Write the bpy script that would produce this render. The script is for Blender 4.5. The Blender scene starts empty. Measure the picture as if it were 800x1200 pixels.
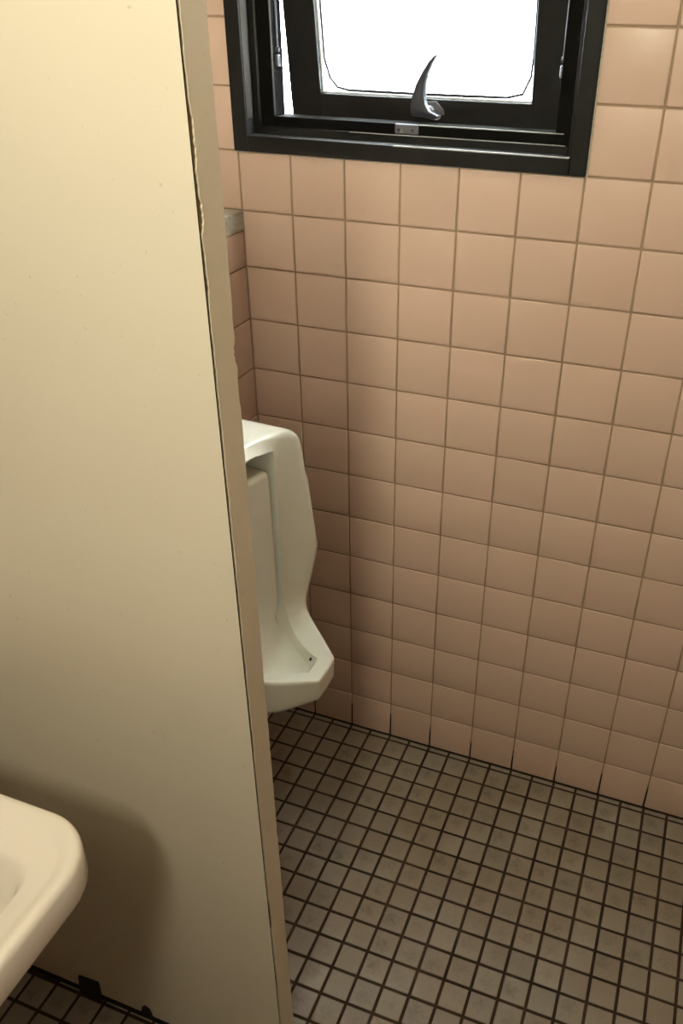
import bpy, bmesh, math, random
from mathutils import Vector, Matrix
random.seed(7)
S = bpy.context.scene
COL = S.collection

# ------------------------------------------------------------------ camera
# phone camera, solved from the 100 mm wall tiles and 50 mm floor tiles
CAM_X = Vector((0.93759385, 0.34744293, 0.01418371))
CAM_Y = Vector((0.19162509, -0.48221362, -0.85483908))
CAM_Z = Vector((-0.29016822, 0.80420982, -0.51869931))
CAM_P = Vector((0.79548543, -1.3849885, 1.52705324))
FPX, PX, PY = 988.088, 459.38, 600.0
cd = bpy.data.cameras.new('camera')
cam = bpy.data.objects.new('camera', cd)
COL.objects.link(cam)
m = Matrix((CAM_X, -CAM_Y, -CAM_Z)).transposed().to_4x4()
m.translation = CAM_P
cam.matrix_world = m
cd.sensor_fit = 'VERTICAL'
cd.sensor_height = 36.0
cd.sensor_width = 24.0
cd.lens = FPX / 1200.0 * 36.0
cd.shift_x = -(PX - 400.0) / 1200.0
cd.clip_start = 0.02
S.camera = cam

# ------------------------------------------------------------------ view, sky, lights
S.view_settings.view_transform = 'Standard'
S.view_settings.look = 'None'
S.view_settings.gamma = 1.0
S.view_settings.use_curve_mapping = False
S.view_settings.exposure = 0.0
S.cycles.sample_clamp_indirect = 0.0
w = bpy.data.worlds.new('overcast_sky')
S.world = w
w.use_nodes = True
bgn = w.node_tree.nodes['Background']
bgn.inputs[0].default_value = (0.93, 0.97, 1.0, 1)
bgn.inputs[1].default_value = 42.0


def area(name, loc, target, sx, sy, power, color):
    l = bpy.data.lights.new(name, 'AREA')
    l.shape = 'RECTANGLE'
    l.size, l.size_y = sx, sy
    l.energy = power
    l.color = color
    o = bpy.data.objects.new(name, l)
    COL.objects.link(o)
    o.location = loc
    d = Vector(target) - Vector(loc)
    o.rotation_euler = d.to_track_quat('-Z', 'Y').to_euler()
    return o


WARM = (1.0, 0.95, 0.74)
area('wall_light', (0.65, -1.92, 2.08), (0.65, 0.0, 2.70), 0.13, 0.62, 28, WARM)
area('overhead_fill', (0.70, -0.70, 2.40), (0.70, -0.6999, 0), 0.30, 0.30, 3.4, WARM)  # added fill from above for upward faces, no fixture modelled


# ------------------------------------------------------------------ helpers
def props(o, label=None, cat=None, group=None, kind=None):
    if label: o['label'] = label
    if cat: o['category'] = cat
    if group: o['group'] = group
    if kind: o['kind'] = kind
    return o


def empty(name, loc):
    o = bpy.data.objects.new(name, None)
    o.empty_display_size = 0.05
    COL.objects.link(o)
    o.location = loc
    return o


def link(name, me, mat=None, parent=None):
    o = bpy.data.objects.new(name, me)
    COL.objects.link(o)
    if mat is not None:
        for mm in (mat if isinstance(mat, (list, tuple)) else [mat]):
            me.materials.append(mm)
    if parent is not None:
        o.parent = parent
        o.matrix_parent_inverse = Matrix.Translation(-parent_loc(parent))
    return o


def parent_loc(p):
    v = Vector(p.location)
    if p.parent is not None:
        v = v + Vector((0, 0, 0))
    return v


class MB:
    """collects solids in world coordinates and builds ONE mesh object"""

    def __init__(s):
        s.bm = bmesh.new()

    def box(s, a, b, bevel=0.0, seg=1, mi=0):
        a = Vector(a); b = Vector(b)
        r = bmesh.ops.create_cube(s.bm, size=1.0)
        vs = r['verts']
        for v in vs:
            v.co = Vector((a[i] + (v.co[i] + .5) * (b[i] - a[i]) for i in range(3)))
        es = list({e for v in vs for e in v.link_edges})
        fs = list({f for v in vs for f in v.link_faces})
        for f in fs: f.material_index = mi
        if bevel > 0:
            bmesh.ops.bevel(s.bm, geom=es, offset=bevel, segments=seg, affect='EDGES', profile=0.5)
        return s

    def prism(s, pts, vec, bevel=0.0, seg=1):
        """closed polygon (3D points) extruded along vec"""
        vec = Vector(vec)
        n = len(pts)
        A = [s.bm.verts.new(Vector(p)) for p in pts]
        B = [s.bm.verts.new(Vector(p) + vec) for p in pts]
        fs = [s.bm.faces.new(A), s.bm.faces.new(B[::-1])]
        for i in range(n):
            fs.append(s.bm.faces.new((A[i], B[i], B[(i + 1) % n], A[(i + 1) % n])))
        bmesh.ops.recalc_face_normals(s.bm, faces=fs)
        if bevel:
            es = list({e for f in fs[:2] for e in f.edges})
            bmesh.ops.bevel(s.bm, geom=es, offset=bevel, segments=seg, affect='EDGES', profile=0.5)
        return s

    def cyl(s, a, b, r, seg=16, r2=None):
        a = Vector(a); b = Vector(b); d = b - a
        M = Matrix.Translation((a + b) / 2) @ d.to_track_quat('Z', 'Y').to_matrix().to_4x4()
        bmesh.ops.create_cone(s.bm, cap_ends=True, segments=seg, radius1=r, radius2=r if r2 is None else r2,
                              depth=d.length, matrix=M)
        return s

    def tube(s, pts, r, seg=8):
        for i in range(len(pts) - 1):
            s.cyl(pts[i], pts[i + 1], r, seg)
        for p in pts[1:-1]:
            bmesh.ops.create_uvsphere(s.bm, u_segments=8, v_segments=6, radius=r, matrix=Matrix.Translation(p))
        return s

    def build(s, name, mat, parent=None, smooth=False, angle=40):
        me = bpy.data.meshes.new(name)
        s.bm.to_mesh(me)
        s.bm.free()
        if smooth:
            me.polygons.foreach_set('use_smooth', [True] * len(me.polygons))
            me.set_sharp_from_angle(angle=math.radians(angle))
        return link(name, me, mat, parent)


# ------------------------------------------------------------------ materials
def mat(name, color, rough=0.5, spec=0.5, metal=0.0, coat=0.0):
    mt = bpy.data.materials.new(name)
    mt.use_nodes = True
    b = mt.node_tree.nodes['Principled BSDF']
    b.inputs['Base Color'].default_value = (*color, 1)
    b.inputs['Roughness'].default_value = rough
    b.inputs['Specular IOR Level'].default_value = spec
    b.inputs['Metallic'].default_value = metal
    b.inputs['Coat Weight'].default_value = coat
    mt['b'] = 1
    return mt


def N(mt, typ, **kw):
    n = mt.node_tree.nodes.new(typ)
    for k, v in kw.items():
        if k in n.inputs.keys():
            n.inputs[k].default_value = v
        else:
            setattr(n, k, v)
    return n


def L(mt, a, b):
    mt.node_tree.links.new(a, b)


def bsdf(mt):
    return mt.node_tree.nodes['Principled BSDF']


def mix_color(mt, fac, a, b, blend='MIX'):
    n = mt.node_tree.nodes.new('ShaderNodeMix')
    n.data_type = 'RGBA'
    n.blend_type = blend
    for sock, val in ((n.inputs[0], fac), (n.inputs[6], a), (n.inputs[7], b)):
        if hasattr(val, 'is_linked'):
            L(mt, val, sock)
        elif isinstance(val, (tuple, list)):
            sock.default_value = (*val, 1) if len(val) == 3 else val
        else:
            sock.default_value = val
    return n.outputs[2]


def noise(mt, scale, detail=3.0, coord='Object', rough=0.5):
    tc = N(mt, 'ShaderNodeTexCoord')
    n = N(mt, 'ShaderNodeTexNoise')
    n.inputs['Scale'].default_value = scale
    n.inputs['Detail'].default_value = detail
    n.inputs['Roughness'].default_value = rough
    L(mt, tc.outputs[coord], n.inputs['Vector'])
    return n.outputs['Fac']


def world_noise(mt, scale, detail=3.0):
    g = N(mt, 'ShaderNodeNewGeometry')
    n = N(mt, 'ShaderNodeTexNoise')
    n.inputs['Scale'].default_value = scale
    n.inputs['Detail'].default_value = detail
    L(mt, g.outputs['Position'], n.inputs['Vector'])
    return n.outputs['Fac']


def ramp(mt, fac, stops):
    r = N(mt, 'ShaderNodeValToRGB')
    e = r.color_ramp.elements
    while len(e) < len(stops): e.new(0.5)
    for el, (p, c) in zip(e, stops):
        el.position = p
        el.color = (c, c, c, 1) if not isinstance(c, tuple) else (*c, 1)
    L(mt, fac, r.inputs[0])
    return r.outputs[0]


def math_node(mt, op, a, b=None):
    n = N(mt, 'ShaderNodeMath', operation=op)
    for i, v in enumerate((a, b)):
        if v is None: continue
        if hasattr(v, 'is_linked'): L(mt, v, n.inputs[i])
        else: n.inputs[i].default_value = v
    return n.outputs[0]


def bump(mt, h, strength, dist=0.001):
    n = N(mt, 'ShaderNodeBump')
    n.inputs['Strength'].default_value = strength
    n.inputs['Distance'].default_value = dist
    L(mt, h, n.inputs['Height'])
    L(mt, n.outputs[0], bsdf(mt).inputs['Normal'])


def make_wall_tile():
    mt = mat('pink_glazed_tile', (0.60, 0.43, 0.34), 0.36, 0.42)
    oi = N(mt, 'ShaderNodeObjectInfo')
    c = mix_color(mt, oi.outputs['Random'], (0.520, 0.375, 0.292), (0.565, 0.405, 0.318))
    f = world_noise(mt, 9.0, 4)
    c = mix_color(mt, ramp(mt, f, [(0.35, 0.0), (0.7, 0.35)]), c, (0.50, 0.38, 0.275))
    f2 = world_noise(mt, 160.0, 2)
    c = mix_color(mt, ramp(mt, f2, [(0.62, 0.0), (0.74, 0.10)]), c, (0.45, 0.30, 0.22))
    L(mt, c, bsdf(mt).inputs['Base Color'])
    bump(mt, world_noise(mt, 24.0, 2), 0.25, 0.0015)
    return mt


def make_grout():
    mt = mat('tan_wall_grout', (0.30, 0.21, 0.13), 0.9, 0.2)
    c = mix_color(mt, ramp(mt, world_noise(mt, 14, 4), [(0.3, 0.0), (0.7, 1.0)]), (0.34, 0.245, 0.165), (0.25, 0.175, 0.112))
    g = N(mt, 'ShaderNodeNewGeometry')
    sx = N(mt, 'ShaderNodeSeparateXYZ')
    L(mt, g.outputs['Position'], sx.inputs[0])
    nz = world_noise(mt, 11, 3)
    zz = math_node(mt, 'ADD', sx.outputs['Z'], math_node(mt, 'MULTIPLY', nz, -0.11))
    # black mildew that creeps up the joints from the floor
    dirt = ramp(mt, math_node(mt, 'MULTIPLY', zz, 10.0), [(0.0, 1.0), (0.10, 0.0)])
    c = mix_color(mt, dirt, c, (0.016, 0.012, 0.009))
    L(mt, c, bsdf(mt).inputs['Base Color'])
    return mt


def make_floor_tile():
    mt = mat('grey_olive_floor_tile', (0.30, 0.27, 0.21), 0.5, 0.4)
    oi = N(mt, 'ShaderNodeObjectInfo')
    c = mix_color(mt, oi.outputs['Random'], (0.215, 0.194, 0.158), (0.300, 0.266, 0.212))
    # tone drifts over the floor (brownish and greenish areas)
    f = ramp(mt, world_noise(mt, 5.5, 3), [(0.35, 0.0), (0.65, 1.0)])
    c = mix_color(mt, f, c, (0.235, 0.190, 0.138))
    # worn dark smudge in the middle of each tile
    tc = N(mt, 'ShaderNodeTexCoord')
    wn = N(mt, 'ShaderNodeTexWhiteNoise', noise_dimensions='1D')
    L(mt, oi.outputs['Random'], wn.inputs['W'])
    off = N(mt, 'ShaderNodeVectorMath', operation='SUBTRACT')
    L(mt, wn.outputs['Color'], off.inputs[0])
    off.inputs[1].default_value = (0.5, 0.5, 0.5)
    sc = N(mt, 'ShaderNodeVectorMath', operation='SCALE')
    L(mt, off.outputs[0], sc.inputs[0])
    sc.inputs['Scale'].default_value = 0.016
    add = N(mt, 'ShaderNodeVectorMath', operation='ADD')
    L(mt, tc.outputs['Object'], add.inputs[0])
    L(mt, sc.outputs[0], add.inputs[1])
    sub = N(mt, 'ShaderNodeVectorMath', operation='LENGTH')
    L(mt, add.outputs[0], sub.inputs[0])
    d = math_node(mt, 'ADD', sub.outputs['Value'], math_node(mt, 'MULTIPLY', math_node(mt, 'SUBTRACT', world_noise(mt, 110, 4), 0.5), 0.045))
    sm = ramp(mt, math_node(mt, 'MULTIPLY', d, 40.0), [(0.0, 0.75), (0.75, 0.0)])
    sm = math_node(mt, 'MULTIPLY', sm, wn.outputs['Value'])
    c = mix_color(mt, sm, c, (0.11, 0.09, 0.065))
    fn = ramp(mt, world_noise(mt, 420, 2), [(0.42, 0.0), (0.72, 0.5)])
    c = mix_color(mt, fn, c, (0.32, 0.28, 0.21))
    L(mt, c, bsdf(mt).inputs['Base Color'])
    bump(mt, world_noise(mt, 60.0, 3), 0.3, 0.001)
    return mt


def make_floor_grout():
    mt = mat('dark_floor_grout', (0.03, 0.02, 0.012), 0.85, 0.25)
    c = mix_color(mt, ramp(mt, world_noise(mt, 12, 4), [(0.35, 0.0), (0.7, 1.0)]), (0.022, 0.013, 0.008), (0.06, 0.038, 0.022))
    L(mt, c, bsdf(mt).inputs['Base Color'])
    return mt


def make_laminate(name, a, b):
    mt = mat(name, a, 0.38, 0.4)
    c = mix_color(mt, ramp(mt, world_noise(mt, 4, 3), [(0.3, 0.0), (0.7, 1.0)]), a, b)
    sp = ramp(mt, world_noise(mt, 130, 1), [(0.73, 0.0), (0.80, 0.35)])
    c = mix_color(mt, sp, c, (0.35, 0.27, 0.17))
    L(mt, c, bsdf(mt).inputs['Base Color'])
    bump(mt, world_noise(mt, 30, 2), 0.06, 0.001)
    return mt


def make_ceramic(name, col):
    mt = mat(name, col, 0.13, 0.5)
    c = mix_color(mt, ramp(mt, world_noise(mt, 7, 3), [(0.35, 0.0), (0.75, 0.6)]), col, tuple(x * y for x, y in zip(col, (0.96, 0.95, 0.90))))
    L(mt, c, bsdf(mt).inputs['Base Color'])
    return mt


def make_cap():
    mt = mat('grey_terrazzo', (0.50, 0.46, 0.38), 0.55, 0.4)
    c = mix_color(mt, ramp(mt, world_noise(mt, 220, 2), [(0.45, 0.0), (0.65, 1.0)]), (0.38, 0.35, 0.28), (0.28, 0.255, 0.20))
    L(mt, c, bsdf(mt).inputs['Base Color'])
    return mt


def make_glass():
    mt = bpy.data.materials.new('frosted_window_glass')
    mt.use_nodes = True
    nt = mt.node_tree
    nt.nodes.clear()
    out = nt.nodes.new('ShaderNodeOutputMaterial')
    tr = nt.nodes.new('ShaderNodeBsdfTranslucent')
    tr.inputs[0].default_value = (0.92, 0.95, 0.95, 1)
    gl = nt.nodes.new('ShaderNodeBsdfGlossy')
    gl.inputs['Roughness'].default_value = 0.35
    mx = nt.nodes.new('ShaderNodeMixShader')
    mx.inputs[0].default_value = 0.06
    nt.links.new(tr.outputs[0], mx.inputs[1])
    nt.links.new(gl.outputs[0], mx.inputs[2])
    nt.links.new(mx.outputs[0], out.inputs[0])
    return mt


def make_black():
    mt = mat('black_painted_aluminium', (0.006, 0.0055, 0.005), 0.5, 0.2)
    r = ramp(mt, world_noise(mt, 40, 3), [(0.3, 0.45), (0.7, 0.62)])
    L(mt, r, bsdf(mt).inputs['Roughness'])
    return mt


M_TILE = make_wall_tile()
M_GROUT = make_grout()
M_FTILE = make_floor_tile()
M_FGROUT = make_floor_grout()
M_LAM = make_laminate('cream_laminate', (0.73, 0.67, 0.545), (0.705, 0.64, 0.515))
M_BAND = make_laminate('cream_edge_band', (0.66, 0.60, 0.46), (0.62, 0.56, 0.42))
M_CORE = mat('dark_brown_core', (0.022, 0.011, 0.006), 0.9, 0.1)
M_CHIP = mat('broken_brown_edge', (0.27, 0.185, 0.09), 0.9, 0.2)
M_URINAL = make_ceramic('urinal_vitreous_china', (0.72, 0.725, 0.625))
M_BASIN = make_ceramic('basin_vitreous_china', (0.91, 0.86, 0.78))
M_CAP = make_cap()
M_GLASS = make_glass()
M_BLACK = make_black()
M_MATTE = mat('matte_black_frame', (0.005, 0.005, 0.0045), 0.8, 0.03)
M_EDGE_LIGHT = mat('pale_edge_highlight', (0.35, 0.34, 0.32), 0.45, 0.5, 0.8)  # pale colour for highlights painted on frame edges
M_STEEL = mat('grey_steel', (0.13, 0.13, 0.145), 0.42, 0.4, 0.6)
M_CHROME = mat('dull_chrome', (0.050, 0.052, 0.065), 0.34, 0.5, 0.4)
M_JAMB_GREY = mat('dull_jamb_grey', (0.034, 0.031, 0.025), 0.7, 0.08)  # grey of the jamb strip and of the painted left edge highlights
M_RUBBER = mat('grey_rubber_gasket', (0.006, 0.006, 0.007), 0.6, 0.2)
M_BEAD = mat('pale_glazing_bead', (0.70, 0.74, 0.76), 0.4, 0.5)
M_PLASTER = mat('white_plaster', (0.50, 0.46, 0.38), 0.8, 0.2)
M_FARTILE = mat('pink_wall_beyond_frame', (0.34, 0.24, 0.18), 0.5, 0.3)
M_BRACKET_GAP = mat('black_bracket_and_gap', (0.010, 0.008, 0.006), 0.5, 0.4)  # also blackens the shaded gap under the screen and the bowl speck

# ------------------------------------------------------------------ room shell
X0, X1, YF, ZC = -0.20, 1.60, -3.2, 2.42     # left wall, right wall, front wall, ceiling
WZ0 = 1.301                                   # window opening / tile line
WX0, WX1, WZ1 = 0.0, 0.60, 1.901


def in_view(p, margin=12):
    d = Vector(p) - CAM_P
    zc = d.dot(CAM_Z)
    if zc < 0.05: return None
    x = PX + FPX * d.dot(CAM_X) / zc
    y = PY + FPX * d.dot(CAM_Y) / zc
    if -margin < x < 800 + margin and -margin < y < 1200 + margin:
        return zc
    return None


def tile_mesh(name, sx, sy, h=0.004, bev=0.0016):
    """flat tile lying in XY around the origin, top face at z = 0, eased edges"""
    me = bpy.data.meshes.new(name)
    hx, hy = sx / 2, sy / 2
    k = min(bev, hx * .4, hy * .4)
    v = []
    for (a, b, z) in ((hx, hy, -h), (hx, hy, -k * .8), (hx - k * .35, hy - k * .35, -k * .2), (hx - k, hy - k, 0.0)):
        v += [(-a, -b, z), (a, -b, z), (a, b, z), (-a, b, z)]
    f = []
    for r in range(3):
        for i in range(4):
            j = (i + 1) % 4
            f.append((r * 4 + i, r * 4 + j, r * 4 + 4 + j, r * 4 + 4 + i))
    f.append((12, 13, 14, 15))
    me.from_pydata(v, [], f)
    me.polygons.foreach_set('use_smooth', [True] * len(me.polygons))
    me.set_sharp_from_angle(angle=math.radians(80))
    return me


TILE_CACHE = {}


def get_tile(kind, sx, sy, mt):
    key = (kind, round(sx, 4), round(sy, 4))
    if key not in TILE_CACHE:
        me = tile_mesh(kind, sx, sy, 0.004, 0.0018 if kind == 'tile' else 0.0014)
        me.materials.append(mt)
        TILE_CACHE[key] = me
    return TILE_CACHE[key]


def put_tile(parent, me, R, loc, tilt):
    o = bpy.data.objects.new('tile', me)
    COL.objects.link(o)
    o.parent = parent
    e = Matrix.Rotation(random.gauss(0, tilt), 4, 'X') @ Matrix.Rotation(random.gauss(0, tilt), 4, 'Y')
    o.matrix_local = Matrix.Translation(Vector(loc)) @ R @ e
    return o


class Field:
    """far or unseen tiles of one surface joined into one part"""

    def __init__(s): s.v, s.f = [], []

    def add(s, me, R, loc):
        b = len(s.v)
        M = Matrix.Translation(Vector(loc)) @ R
        s.v += [tuple(M @ v.co) for v in me.vertices]
        s.f += [tuple(b + i for i in p.vertices) for p in me.polygons]

    def build(s, mt, parent):
        if not s.v: return
        me = bpy.data.meshes.new('tile_field')
        me.from_pydata(s.v, [], s.f)
        o = link('tile_field', me, mt, parent)
        o['kind'] = 'stuff'


def shell(name, boxes, mt, label):
    b = MB()
    for a, c in boxes: b.box(a, c)
    o = b.build(name, mt)
    props(o, label, None, None, 'structure')
    return o


GR = 0.0018
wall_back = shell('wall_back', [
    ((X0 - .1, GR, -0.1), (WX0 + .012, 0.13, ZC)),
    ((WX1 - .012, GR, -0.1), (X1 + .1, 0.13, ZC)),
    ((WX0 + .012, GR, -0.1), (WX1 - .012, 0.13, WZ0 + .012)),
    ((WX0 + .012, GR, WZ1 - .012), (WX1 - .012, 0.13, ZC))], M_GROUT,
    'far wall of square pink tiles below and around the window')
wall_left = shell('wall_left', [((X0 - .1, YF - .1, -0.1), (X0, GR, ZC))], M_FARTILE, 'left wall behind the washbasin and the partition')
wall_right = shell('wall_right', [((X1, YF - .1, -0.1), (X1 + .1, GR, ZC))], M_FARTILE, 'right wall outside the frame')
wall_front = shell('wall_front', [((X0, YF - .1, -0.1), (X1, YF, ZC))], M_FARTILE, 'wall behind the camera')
ceiling = shell('ceiling', [((X0 - .1, YF - .1, ZC), (X1 + .1, 0.13, ZC + .1))], M_PLASTER, 'white plaster ceiling above the frame')
floor = shell('floor', [((X0 - .1, YF - .1, -0.1), (X1 + .1, 0.13, -0.0016))], M_FGROUT, 'floor of small grey brown square tiles with dark joints')

# ---- wall tiles on the far wall: 100 mm grid
R_BACK = Matrix.Rotation(math.radians(90), 4, 'X')        # tile normal -> -Y
J = 0.0032
fld = Field()
for i in range(-2, 16):
    for k in range(-11, 14):
        xa, xb = 0.1 * i, 0.1 * (i + 1)
        za, zb = 1.30097 - 0.1 * k, 1.30097 - 0.1 * (k - 1)
        if zb > ZC + .02: continue
        if 0 <= i < 6 and za > 1.25 and zb < WZ1 + .02: continue      # the window
        me = get_tile('tile', xb - xa - J, zb - za - J, M_TILE)
        c = ((xa + xb) / 2, 0.0, (za + zb) / 2)
        vis = any(in_view((x, 0, z), 4) for x in (xa, c[0], xb) for z in (za, c[2], zb))
        if vis and i < 0 and zb < 1.2: vis = False                  # behind the pipe chase
        if vis and i >= -1:
            put_tile(wall_back, me, R_BACK, c, 0.0022)
        else:
            fld.add(me, R_BACK, c)
fld.build(M_TILE, wall_back)

# ---- half-height pipe chase with its grey ledge, left of the tiles
chase = MB().box((X0, -0.733, -0.002), (-GR, GR, 1.168)).build('wall_low', M_GROUT)
props(chase, 'half-height tiled pipe chase with grey ledge in the corner behind the urinal', None, None, 'structure')
R_SIDE = Matrix.Rotation(math.radians(90), 4, 'Z') @ R_BACK  # tile normal -> +X
fld = Field()
for j in range(0, 8):
    for k in range(2, 14):
        ya, yb = max(-0.1 * (j + 1), -0.7325), -0.1 * j
        za = 1.30097 - 0.1 * k
        zb = min(za + 0.1, 1.168 + .001)
        if yb - ya < 0.02: continue
        me = get_tile('tile', yb - ya - J, zb - za - J, M_TILE)
        c = (0.0, (ya + yb) / 2, (za + zb) / 2)
        if j == 0 and za > 0.75: put_tile(chase, me, R_SIDE, c, 0.002)
        else: fld.add(me, R_SIDE, c)
fld.build(M_TILE, chase)
MB().box((X0, -0.733, 1.168), (0.003, -0.0005, 1.201), 0.0015, 2).build('ledge_cap', M_CAP, chase)

# ---- floor tiles: 50 mm grid
PXT, PYT = 0.05013, 0.05112
JF = 0.0056
R_UP = Matrix.Identity(4)
cand, fld = [], Field()
for i in range(-14, 25):
    for r in range(-1, 64):
        xa = 0.45057 + PXT * i
        yb = -0.01394 - PYT * r
        xb, ya = xa + PXT, yb - PYT
        if r == -1: yb = 0.0005
        if xa < X0 or xb > X1 + .02 or ya < YF: continue
        me = get_tile('floor_tile', xb - xa - JF, yb - ya - JF, M_FTILE)
        c = ((xa + xb) / 2, (ya + yb) / 2, 0.0)
        if c[0] < -0.03 and c[1] > -0.76: continue                    # under the chase
        d = min([q for q in (in_view((x, y, 0), 2) for x in (xa, xb) for y in (ya, yb)) if q] or [99])
        if d < 90:
            # sight line blocked by the partition?
            hid = True
            for px in (xa, c[0], xb):
                for py in (ya, c[1], yb):
                    P = Vector((px, py, 0))
                    ok = True
                    for Y in (-0.776, -0.735):
                        if py > Y:
                            t = (Y - py) / (CAM_P.y - py)
                            H = P + (CAM_P - P) * t
                            if H.x < 0.404 and H.z > 0.02: ok = False
                    if ok: hid = False
            if hid: d = 99
        if d < 90: cand.append((d, me, c))
        else: fld.add(me, R_UP, c)
cand.sort(key=lambda q: q[0])
for d, me, c in cand[:300]: put_tile(floor, me, R_UP, c, 0.004)
for d, me, c in cand[300:]: fld.add(me, R_UP, c)
print('floor tiles in view', len(cand))
fld.build(M_FTILE, floor)

# ------------------------------------------------------------------ window_1
win = empty('window_1', (0.30, 0.0, WZ0))
props(win, 'black aluminium awning window with frosted pane, tilted open, above the pink tiles', None, None, 'structure')


def ring(b, x0, x1, z0, z1, wx, wz0, wz1, ya, yb, bevel=0.0008):
    b.box((x0, ya, z0), (x0 + wx, yb, z1), bevel)
    b.box((x1 - wx, ya, z0), (x1, yb, z1), bevel)
    b.box((x0 + wx, ya, z0), (x1 - wx, yb, z0 + wz0), bevel)
    b.box((x0 + wx, ya, z1 - wz1), (x1 - wx, yb, z1), bevel)


b = MB()
ring(b, -0.002, 0.601, 1.302, 1.905, 0.026, 0.025, 0.026, -0.008, 0.024)
b.build('outer_frame', M_BLACK, win, True)
b = MB()
ring(b, 0.004, 0.595, 1.308, 1.898, 0.030, 0.031, 0.030, 0.0235, 0.032)      # first step
b.build('frame_step', M_BLACK, win, True)
b = MB()
ring(b, 0.010, 0.590, 1.312, 1.894, 0.048, 0.043, 0.048, 0.0315, 0.074)    # second step (stop)
b.build('inner_frame', M_MATTE, win, True)
# pale strips painting highlights on the edges of the lower members
b = MB()
b.box((0.29, -0.0085, 1.3255), (0.5735, -0.0060, 1.3278), 0.0003)
b.build('edge_highlight', M_EDGE_LIGHT, win)
b = MB()
b.box((0.20, 0.0228, 1.3383), (0.560, 0.0240, 1.3395))
b.box((0.32, 0.0310, 1.3540), (0.555, 0.0322, 1.3555))
b.build('edge_highlight', M_EDGE_LIGHT, win)
b = MB()
b.box((0.0238, -0.004, 1.352), (0.0252, 0.0165, 1.875), 0.0002)
b.build('jamb_strip', M_JAMB_GREY, win)  # thin grey strip along the left jamb
b = MB()
b.box((0.0335, 0.0236, 1.345), (0.0345, 0.0290, 1.865))
b.box((0.0575, 0.0318, 1.356), (0.0585, 0.0375, 1.850))
b.build('edge_highlight', M_JAMB_GREY, win)  # grey strips painting caught light on the left step edges
# caulk around the frame
b = MB()
ring(b, -0.0045, 0.6035, 1.2995, 1.907, 0.004, 0.004, 0.004, -0.0015, 0.003, 0.0)
b.build('caulk_line', M_CAP, win)

# tilted sash (top hung)
TILT = math.atan(0.13)
HZ, HY = 1.862, 0.0285


def sp(x, s, n):
    """sash coordinates: s = distance below the hinge, n = towards the outside"""
    return Vector((x, HY + s * math.sin(TILT) + n * math.cos(TILT), HZ - s * math.cos(TILT) + n * math.sin(TILT)))


def sash_box(b, x0, x1, s0, s1, n0, n1, bevel=0.0):
    r = bmesh.ops.create_cube(b.bm, size=1.0)
    vs = r['verts']
    for v in vs:
        fx, fy, fz = (v.co + Vector((.5, .5, .5)))
        v.co = sp(x0 + fx * (x1 - x0), s1 + fz * (s0 - s1), n0 + fy * (n1 - n0))
    if bevel:
        es = list({e for v in vs for e in v.link_edges})
        bmesh.ops.bevel(b.bm, geom=es, offset=bevel, segments=1, affect='EDGES')


SB = 0.525      # sash height
b = MB()
sash_box(b, 0.062, 0.119, 0, SB, 0, 0.030, 0.001)
sash_box(b, 0.488, 0.545, 0, SB, 0, 0.030, 0.001)
sash_box(b, 0.119, 0.488, SB - 0.047, SB, 0, 0.030, 0.001)
sash_box(b, 0.119, 0.488, 0, 0.05, 0, 0.030, 0.001)
sash = b.build('sash', M_BLACK, win, True)
b = MB()
sash_box(b, 0.1185, 0.4885, 0.049, SB - 0.0465, 0.017, 0.021)
b.build('glass_pane', M_GLASS, sash)
b = MB()
sB = SB - 0.047
sash_box(b, 0.119, 0.1215, 0.05, sB, 0.010, 0.0168)
sash_box(b, 0.1215, 0.488, sB - 0.0022, sB, 0.010, 0.0168)
b.build('glazing_bead', M_BEAD, sash)
b = MB()
n_ = 0.0146
b.tube([sp(0.1235, 0.06, n_), sp(0.1245, sB - 0.052, n_), sp(0.133, sB - 0.022, n_), sp(0.146, sB - 0.008, n_),
        sp(0.165, sB - 0.0045, n_), sp(0.30, sB - 0.0040, n_), sp(0.445, sB - 0.005, n_), sp(0.470, sB - 0.011, n_),
        sp(0.4815, sB - 0.036, n_), sp(0.4845, sB - 0.07, n_), sp(0.4855, 0.06, n_)], 0.0021, 8)
b.build('gasket', M_RUBBER, sash, True)

# horn-shaped cam handle on the bottom rail
hp = [(0.334, 1.455), (0.3285, 1.4515), (0.322, 1.445), (0.310, 1.428), (0.2995, 1.410), (0.293, 1.392), (0.2902, 1.376), (0.2908, 1.3655),
      (0.2935, 1.3635), (0.312, 1.3625), (0.3325, 1.3590), (0.3365, 1.3605), (0.338, 1.3650), (0.331, 1.368), (0.322, 1.3715), (0.3145, 1.382), (0.3125, 1.392),
      (0.3132, 1.408), (0.3182, 1.426), (0.3262, 1.441), (0.3352, 1.4535)]
HYP = 0.0665
b = MB()
b.prism([(x, HYP + 0.13 * (1.40 - z), z) for x, z in hp], (0.004, 0.009, 0), 0.0014, 2)
hnd = b.build('handle', M_CHROME, win, True, 35)
b = MB()
b.cyl((0.318, HYP + 0.012, 1.370), (0.319, 0.098, 1.372), 0.0085, 20)
b.build('pivot', M_STEEL, hnd, True)
b = MB()
b.prism([(x + 0.007, 0.0885 + 0.13 * (1.375 - z), z) for x, z in
         [(0.290, 1.372), (0.300, 1.384), (0.322, 1.386), (0.334, 1.374), (0.336, 1.366), (0.322, 1.362), (0.300, 1.364)]], (0, 0.004, 0), 0.001)
b.build('back_plate', M_STEEL, hnd, True)

b = MB()
b.box((0.2795, 0.0275, 1.3405), (0.3190, 0.0325, 1.3555), 0.0008)
st = b.build('striker_plate', M_STEEL, win, True)
for x in (0.2865, 0.3105):
    b = MB()
    b.cyl((x, 0.0262, 1.3465), (x, 0.0285, 1.3465), 0.0030, 14)
    b.build('screw', M_CHROME, st, True)

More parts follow.
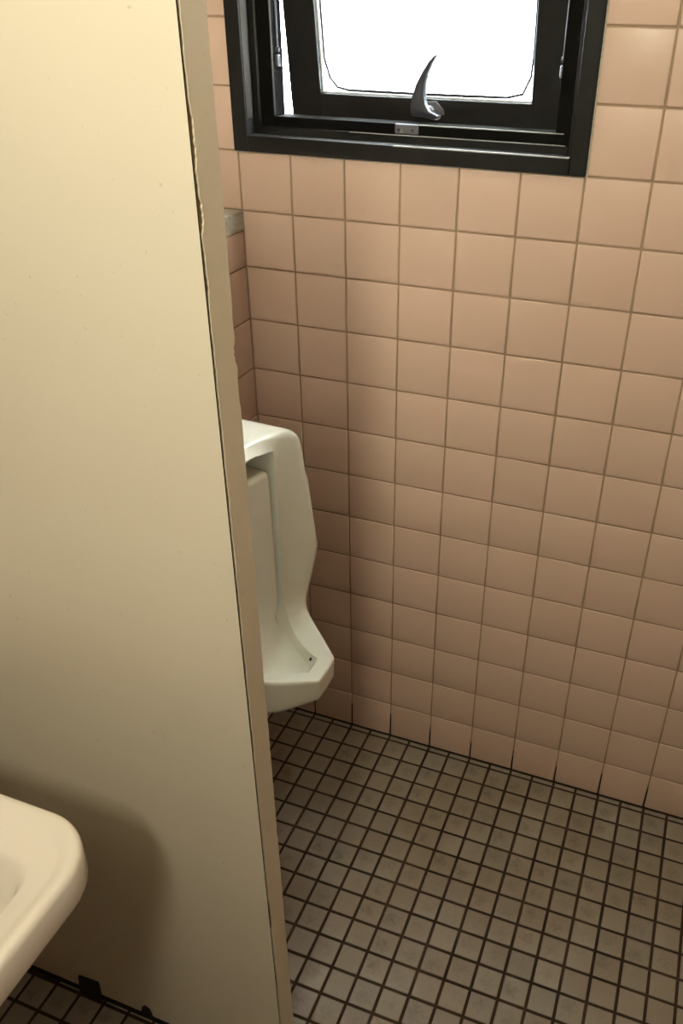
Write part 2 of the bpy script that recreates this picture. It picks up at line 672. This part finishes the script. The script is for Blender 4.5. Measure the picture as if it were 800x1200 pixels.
# stay arms in the side slots
for (xa, s) in ((0.0610, 1), (0.5390, -1)):
    b = MB()
    b.box((xa - 0.0012, 0.0475, 1.455), (xa + 0.0012, 0.0525, 1.845), 0.0004)
    arm = b.build('stay_arm', M_STEEL, win, True)
    b = MB()
    b.box((xa - 0.0028, 0.0445, 1.430), (xa + 0.0028, 0.0555, 1.447), 0.001)
    b.cyl((xa - 0.0028, 0.050, 1.4545), (xa + 0.0030, 0.050, 1.4545), 0.0042, 14)
    b.build('arm_pivot', M_STEEL, arm, True)

# ------------------------------------------------------------------ partition
part = empty('privacy_screen', (0.10, -0.755, 0.0))
props(part, 'cream privacy screen panel with chipped edge band standing between washbasin and urinal', 'screen')
PT, PB = 1.535, 0.018
FX = 0.4043


def lam(name, ya, yb, xe=None):
    b = MB()
    b.box((X0 + .0005, ya, PB), (xe or FX, yb, PT))
    o = b.build(name, [M_LAM, M_CORE], part)
    for p in o.data.polygons:
        p.material_index = 0 if abs(p.normal.y) > .5 else 1
    return o


lam('front_laminate', -0.7760, -0.7744)
lam('rear_laminate', -0.7356, -0.7340, FX - 0.0022)
MB().box((X0 + .0005, -0.7744, PB), (FX - 0.0030, -0.7356, PT)).build('core', M_CORE, part)


def jag(z, chips, base, amp, seed):
    n = base + amp * (math.sin(z * 91 + seed) * .4 + math.sin(z * 237 + seed * 3) * .35 + math.sin(z * 613 + seed) * .25)
    for za, zb, d in chips:
        if za < z < zb:
            t = (z - za) / (zb - za)
            n += d * min(1.0, 4 * min(t, 1 - t)) * (0.8 + .2 * math.sin(z * 900))
    return max(n, 0.0002)


front_chips = [(1.405, 1.456, 0.0034), (1.392, 1.408, 0.0016), (1.360, 1.392, 0.0042), (1.30, 1.356, 0.0012), (0.985, 1.0, 0.001), (0.86, 0.90, 0.0012), (0.76, 0.83, 0.0014), (0.405, 0.47, 0.0040), (0.25, 0.33, 0.0016)]
rear_chips = [(1.232, 1.258, 0.0042), (1.186, 1.228, 0.0018), (1.262, 1.285, 0.0014), (0.80, 0.86, 0.0016), (1.02, 1.035, 0.0012), (0.56, 0.58, 0.0016), (0.30, 0.33, 0.0014)]
bm = bmesh.new()
zs = [PB + (PT - PB) * i / 640 for i in range(641)]
cols = []
for z in zs:
    ya = -0.7744 + jag(z, front_chips, 0.0029, 0.0012, 1.3)
    yb = -0.7338 - jag(z, rear_chips, 0.0002, 0.0004, 4.1)
    cols.append([bm.verts.new(p) for p in ((FX - .0032, ya, z), (FX - 0.0004, ya, z), (FX, ya + .0006, z), (FX, yb - .0006, z), (FX - 0.0004, yb, z), (FX - .0032, yb, z))])
for a, c in zip(cols, cols[1:]):
    for i in range(5):
        bm.faces.new((a[i], a[i + 1], c[i + 1], c[i]))
bmesh.ops.recalc_face_normals(bm, faces=bm.faces)
mb = MB(); mb.bm.free(); mb.bm = bm
mb.build('edge_band', M_BAND, part)
# splinters of broken board left in the larger chips
for za, zb, d in (front_chips[0], front_chips[2], front_chips[7]):
    bm = bmesh.new()
    pts = []
    n = 14
    for i in range(n + 1):
        z = za + (zb - za) * i / n
        pts.append((FX - 0.0014, -0.7742 + 0.0012, z))
    for i in range(n, -1, -1):
        z = za + (zb - za) * i / n
        pts.append((FX - 0.0014, -0.7744 + jag(z, front_chips, 0.0021, 0.0009, 1.3), z))
    mb = MB(); mb.bm.free(); mb.bm = bm
    mb.prism(pts, (-0.001, 0, 0))
    mb.build('splinter', M_CHIP, part)
b = MB()
b.prism([(-0.001, -0.7765, 0.0), (0.046, -0.7765, 0.0), (0.0485, -0.7765, 0.060), (0.006, -0.7765, 0.056)], (0, -0.004, 0), 0.0006)
b.build('bracket_and_chip', M_BRACKET_GAP, part)
b = MB()
b.box((X0 + .001, -0.7756, -0.0005), (FX - 0.004, -0.738, PB))
b.build('gap_shade', M_BRACKET_GAP, part)  # black strip painting the shade in the gap under the panel
b = MB()
b.prism([(0.128, -0.7762, 0.018), (0.152, -0.7762, 0.018), (0.149, -0.7762, 0.040), (0.140, -0.7762, 0.046), (0.133, -0.7762, 0.038)], (0, -0.0012, 0))
b.build('bracket_and_chip', M_BRACKET_GAP, part)  # thin black plate for a dark chip in the panel's bottom edge

# ------------------------------------------------------------------ urinal
YC = -0.36
O = [(.152, -.360, .912), (.161, -.315, .912), (.186, -.266, .912), (.206, -.231, .909), (.211, -.217, .884), (.217, -.217, .826), (.227, -.220, .742),
     (.237, -.225, .675), (.225, -.235, .602), (.212, -.245, .554), (.238, -.268, .539), (.275, -.297, .526), (.308, -.326, .515), (.3095, -.360, .514)]
I = [(.173, -.360, .896), (.176, -.320, .893), (.186, -.281, .886), (.188, -.280, .860), (.188, -.280, .830), (.188, -.280, .780), (.188, -.280, .720),
     (.188, -.280, .660), (.188, -.280, .605), (.190, -.281, .545), (.217, -.302, .518), (.257, -.330, .514), (.281, -.340, .514), (.282, -.360, .514)]
B1 = [(.10, -.360, .912), (.10, -.315, .912), (.12, -.258, .912), (.12, -.221, .908), (.12, -.212, .884), (.13, -.212, .826), (.14, -.214, .742),
      (.15, -.217, .668), (.14, -.228, .590), (.15, -.241, .490), (.230, -.269, .455), (.269, -.298, .458), (.3065, -.328, .466), (.308, -.360, .466)]
B0 = [(.001, -.360, .912), (.001, -.315, .912), (.001, -.255, .912), (.001, -.219, .907), (.001, -.210, .884), (.001, -.208, .826), (.001, -.208, .742),
      (.001, -.210, .660), (.001, -.212, .575), (.001, -.218, .500), (.001, -.235, .430), (.001, -.262, .395), (.001, -.300, .380), (.001, -.360, .375)]
SD = [(.062, -.360, .902), (.064, -.310, .900), (.075, -.281, .892), (.085, -.2795, .868), (.140, -.2795, .836), (.142, -.2795, .780), (.143, -.2795, .720),
      (.144, -.2795, .660), (.146, -.2795, .605), (.156, -.2805, .552), (.198, -.300, .513), (.238, -.326, .496), (.268, -.342, .489), (.270, -.360, .488)]
CB = [(.056, -.360, .880), (.058, -.318, .876), (.068, -.290, .870), (.078, -.2870, .856), (.1775, -.2860, .847), (.1780, -.2860, .780), (.1785, -.2860, .720),
      (.179, -.2860, .660), (.179, -.2860, .600), (.181, -.290, .545), (.194, -.310, .498), (.221, -.330, .480), (.249, -.346, .472), (.251, -.360, .471)]
loops = [B0, B1, O, I, SD, CB]
bm = bmesh.new()
K = len(O)
rows = []
for Lp in loops:
    half = [bm.verts.new(p) for p in Lp]
    mir = [half[0]] + [bm.verts.new((p[0], 2 * YC - p[1], p[2])) for p in Lp[1:-1]] + [half[-1]]
    rows.append((half, mir))
crease = bm.edges.layers.float.new('crease_edge')


def quad(*v):
    v = list(dict.fromkeys(v))
    if len(v) > 2: bm.faces.new(v)


for (h1, m1), (h2, m2) in zip(rows, rows[1:]):
    for k in range(K - 1):
        quad(h1[k], h1[k + 1], h2[k + 1], h2[k])
        quad(m1[k + 1], m1[k], m2[k], m2[k + 1])
hC, mC = rows[-1]
mid = [hC[0]] + [bm.verts.new((CB[k][0] - (0.0 if k < 4 else 0.022 if k < 10 else 0.009), YC, CB[k][2] - (0.0 if k < 9 else 0.008))) for k in range(1, K - 1)] + [hC[-1]]
for k in range(K - 1):
    quad(hC[k], hC[k + 1], mid[k + 1], mid[k])
    quad(mC[k + 1], mC[k], mid[k], mid[k + 1])
bmesh.ops.recalc_face_normals(bm, faces=bm.faces)


def crease_loop(idx, val, ks=None):
    for side in rows[idx]:
        for k in range(K - 1):
            if ks and k not in ks: continue
            e = bm.edges.get((side[k], side[k + 1]))
            if e: e[crease] = val


crease_loop(2, 0.72, range(5, 13))
crease_loop(2, 0.45, range(0, 5))
crease_loop(3, 1.0)
crease_loop(4, 0.9)
crease_loop(0, 1.0)
crease_loop(1, 0.85, range(9, 13))
for side in rows[2], rows[3], rows[1], rows[4]:
    pass
for r in (1, 2, 3):
    for side in (0, 1):
        a, c = rows[r][side], rows[r + 1][side] if r < 3 else rows[4][side]
for k, val in ((7, 0.5), (12, 0.75)):
    for side in (0, 1):
        for r in (1, 2):
            e = bm.edges.get((rows[r][side][k], rows[r + 1][side][k]))
            if e: e[crease] = val
for side in (0, 1):
    e = bm.edges.get((rows[3][side][2], rows[4][side][2]))
    if e: e[crease] = 0.8
for idx, ks in ((3, range(1, 13)), (4, range(0, 13)), (5, range(3, 9))):
    for side in rows[idx]:
        for k in ks:
            e = bm.edges.get((side[k], side[k + 1])) if k + 1 < K else None
            if e:
                e.smooth = False
                if idx == 5: e[crease] = 0.9
for side, md in ((hC, mid), (mC, mid)):
    for k in (3, 4):
        e = bm.edges.get((side[k], md[k]))
        if e: e[crease] = 0.8
for side in (0, 1):
    for r in (4,):
        for k in (3, 4):
            e = bm.edges.get((rows[r][side][k], rows[r + 1][side][k]))
            if e: e[crease] = 0.8
me = bpy.data.meshes.new('bowl')
bm.to_mesh(me); bm.free()
me.polygons.foreach_set('use_smooth', [True] * len(me.polygons))
uri = empty('urinal', (0.0, YC, 0.38))
props(uri, 'white ceramic wall-hung urinal with pointed lip, half hidden behind the cream partition', 'urinal')
body = link('bowl', me, M_URINAL, uri)
sm = body.modifiers.new('subdivision', 'SUBSURF')
sm.levels = 3; sm.render_levels = 3
b = MB()
b.cyl((0.2655, -0.3345, 0.5060), (0.2655, -0.3400, 0.5060), 0.0022, 12)
b.build('dark_speck', M_BRACKET_GAP, uri)  # black disc for a small dark speck on the bowl wall
# ------------------------------------------------------------------ washbasin
bas = empty('washbasin', (X0, -1.14, 0.60))
props(bas, 'white ceramic wall-mounted washbasin with rounded corner in front of the partition', 'sink')


def rrect(x0, x1, y0, y1, r, z, n=10):
    pts = []
    for cx, cy, a0 in ((x1 - r, y1 - r, 0), (x0 + r, y1 - r, 90), (x0 + r, y0 + r, 180), (x1 - r, y0 + r, 270)):
        for i in range(n + 1):
            a = math.radians(a0 + 90 * i / n)
            pts.append((cx + r * math.cos(a), cy + r * math.sin(a), z))
    return pts


bx0, bx1, by0, by1 = X0 + .001, 0.3235, -1.342, -0.938
prof = [  # (back inset, front inset, side inset, radius, z)
    (0.000, 0.200, 0.120, 0.05, 0.600), (0.000, 0.110, 0.070, 0.06, 0.640), (0.000, 0.030, 0.024, 0.066, 0.715),
    (0.0, 0.008, 0.006, 0.066, 0.7300), (0.0, 0.002, 0.0015, 0.066, 0.7330), (0.0, 0.0, 0.0, 0.066, 0.7380),
    (0.0, 0.0, 0.0, 0.066, 0.7720), (0.0, 0.0012, 0.001, 0.066, 0.7765), (0.0, 0.0045, 0.004, 0.063, 0.7795), (0.0, 0.009, 0.009, 0.060, 0.7803),
    (0.0, 0.014, 0.014, 0.056, 0.7795), (0.0, 0.018, 0.019, 0.052, 0.7775), (0.002, 0.022, 0.026, 0.048, 0.7765), (0.13, 0.038, 0.056, 0.034, 0.7755),
    (0.133, 0.0405, 0.0595, 0.032, 0.7745), (0.136, 0.043, 0.0625, 0.032, 0.7715), (0.139, 0.046, 0.066, 0.034, 0.765),
    (0.148, 0.056, 0.076, 0.040, 0.730), (0.160, 0.072, 0.090, 0.048, 0.690), (0.180, 0.100, 0.112, 0.055, 0.665), (0.22, 0.16, 0.15, 0.045, 0.655)]
bm = bmesh.new()
lp = [[bm.verts.new(p) for p in rrect(bx0 + a, bx1 - f, by0 + s, by1 - s, max(r, .004) if True else r, z)] for a, f, s, r, z in prof]
n = len(lp[0])
for p, q in zip(lp, lp[1:]):
    for i in range(n):
        j = (i + 1) % n
        bm.faces.new((p[i], p[j], q[j], q[i]))
bm.faces.new(lp[0][::-1]); bm.faces.new(lp[-1])
bmesh.ops.recalc_face_normals(bm, faces=bm.faces)
mb = MB(); mb.bm.free(); mb.bm = bm
mb.build('basin', M_BASIN, bas, True, 60)
b = MB()
b.cyl((0.06, -1.14, 0.6545), (0.06, -1.14, 0.657), 0.022, 24)
b.build('drain', M_CHROME, bas, True)
